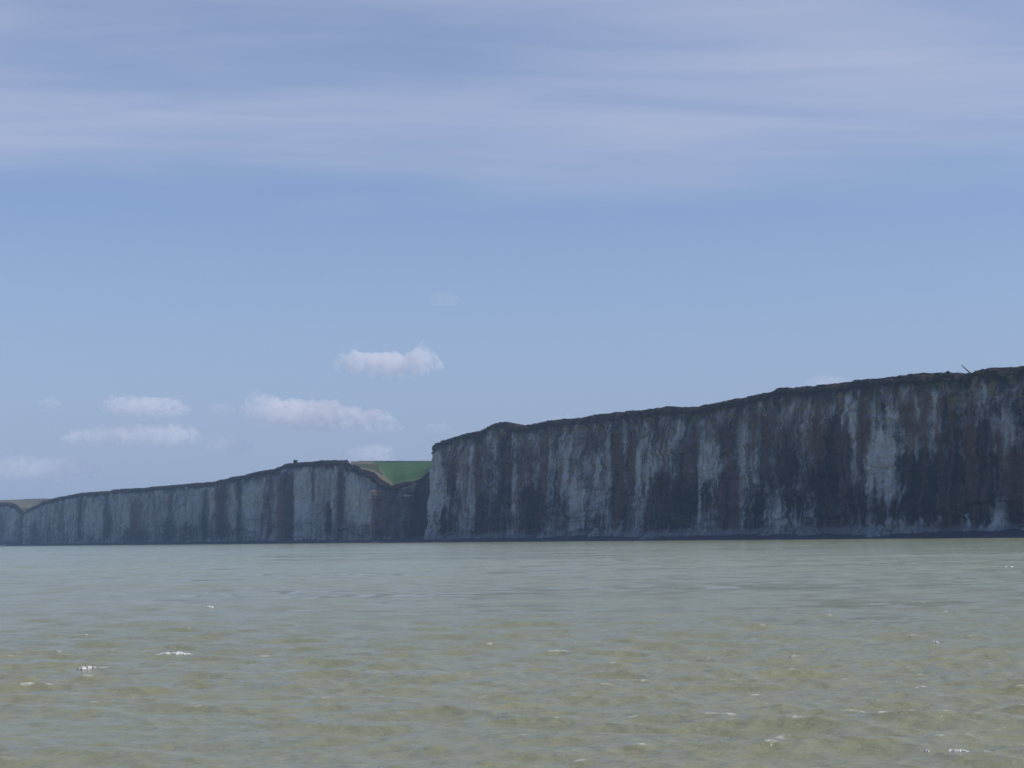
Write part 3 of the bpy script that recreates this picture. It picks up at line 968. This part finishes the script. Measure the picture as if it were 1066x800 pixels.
cloud([(345, 372, 383), (353, 366, 390), (368, 368, 393), (380, 373, 394), (390, 371, 395), (400, 372, 395), (410, 371, 395), (420, 375, 394),
       (432, 367, 393), (440, 363, 391), (452, 369, 387), (464, 377, 383)], 0.0040, 'bright puffy cloud floating alone, highest of the small clouds', 3)
cloud([(102, 420, 426), (112, 414, 432), (125, 415, 435), (145, 417, 436), (165, 418, 436), (180, 416, 435), (192, 420, 433), (201, 426, 430)],
      0.0034, 'flat based cloud at left with a clear gap around it, above the long thin cloud', 5)
cloud([(248, 421, 432), (258, 411, 435), (266, 410, 437), (280, 416, 440), (292, 419, 443), (305, 421, 446), (325, 422, 448), (345, 423, 449), (362, 427, 450),
       (380, 430, 451), (395, 430, 451), (405, 434, 451), (416, 439, 450), (426, 444, 449)], 0.0036, 'longest cloud, trailing down to the right above the paler cliff', 7)
cloud([(62, 453, 460), (75, 450, 464), (95, 450, 466), (110, 444, 466), (125, 448, 466), (145, 445, 466), (165, 446, 466), (185, 443, 465), (200, 446, 463), (216, 455, 460)],
      0.0026, 'long thin pale cloud at left, under the flat based one', 9)
cloud([(36, 419, 423), (45, 413, 428), (52, 414, 429), (60, 418, 428), (67, 422, 425)], 0.0022, 'tiny faint puff nearest the left edge', 11)
cloud([(346, 472, 480), (358, 468, 484), (372, 469, 486), (388, 467, 486), (400, 465, 486), (408, 467, 485), (415, 476, 482)], 0.0034, 'low cloud just above the green field skyline', 13)
cloud([(212, 461, 468), (225, 458, 473), (240, 455, 475), (255, 460, 476), (272, 466, 473)], 0.0022, 'faint ragged cloud between the long thin cloud and the paler cliff', 15)
cloud([(-20, 480, 500), (8, 476, 502), (25, 479, 504), (45, 482, 504), (75, 480, 503), (95, 483, 502), (115, 489, 499)], 0.0016, 'broad dim cloud low over the farthest cliff at the left edge', 17)
cloud([(217, 424, 429), (226, 420, 432), (236, 421, 433), (247, 426, 430)], 0.0016, 'small faint puff touching the left end of the longest cloud', 19)
cloud([(444, 311, 316), (455, 306, 319), (468, 306, 320), (483, 313, 317)], 0.0011, 'faint wisp of cloud alone high above the puffy cloud', 21)
cloud([(832, 399, 404), (845, 394, 408), (860, 392, 410), (876, 394, 408), (888, 400, 404)], 0.0020, 'small pale cloud peeping over the dark cliff top on the right', 23)
cloud([(572, 436, 444), (583, 433, 446), (592, 432, 446), (602, 436, 444)], 0.0022, 'tiny cloud peeping over the dark cliff top near its left end', 25)
cloud([(440, 444, 449), (450, 440, 452), (462, 441, 453), (475, 446, 450)], 0.0012, 'dim puff just above the left corner of the dark cliff', 27)

# ------------------------------------------------------------------ sea air
HZ = 9050.0
hm, t = new_mat('sea_air')
v = t.n('ShaderNodeVolumePrincipled')
v.inputs['Color'].default_value = (0.45, 0.65, 1.0, 1)
v.inputs['Density'].default_value = 0.000065
v.inputs['Anisotropy'].default_value = 0.0
o = t.n('ShaderNodeOutputMaterial')
t.l(v.outputs[0], o.inputs['Volume'])
zb, zt = -3.0, 165.0
vs = [(x, y, z) for z in (zb, zt) for (x, y) in ((-HZ, -HZ), (HZ, -HZ), (HZ, HZ), (-HZ, HZ))]
hz = mesh_from('haze', vs, [(3, 2, 1, 0), (4, 5, 6, 7), (0, 1, 5, 4), (1, 2, 6, 5), (2, 3, 7, 6), (3, 0, 4, 7)], hm, None, False)
tag(hz, kind='stuff')

# ------------------------------------------------------------------ render settings
vs_ = sc.view_settings
sc.display_settings.display_device = 'sRGB'
vs_.view_transform = 'Standard'
vs_.look = 'None'
vs_.exposure = 0.07
vs_.gamma = 1.0
vs_.use_curve_mapping = False
cy_ = sc.cycles
cy_.use_denoising = True
cy_.filter_width = 1.6
cy_.max_bounces = 8
cy_.diffuse_bounces = 3
cy_.glossy_bounces = 3
cy_.volume_bounces = 6
cy_.volume_max_steps = 256
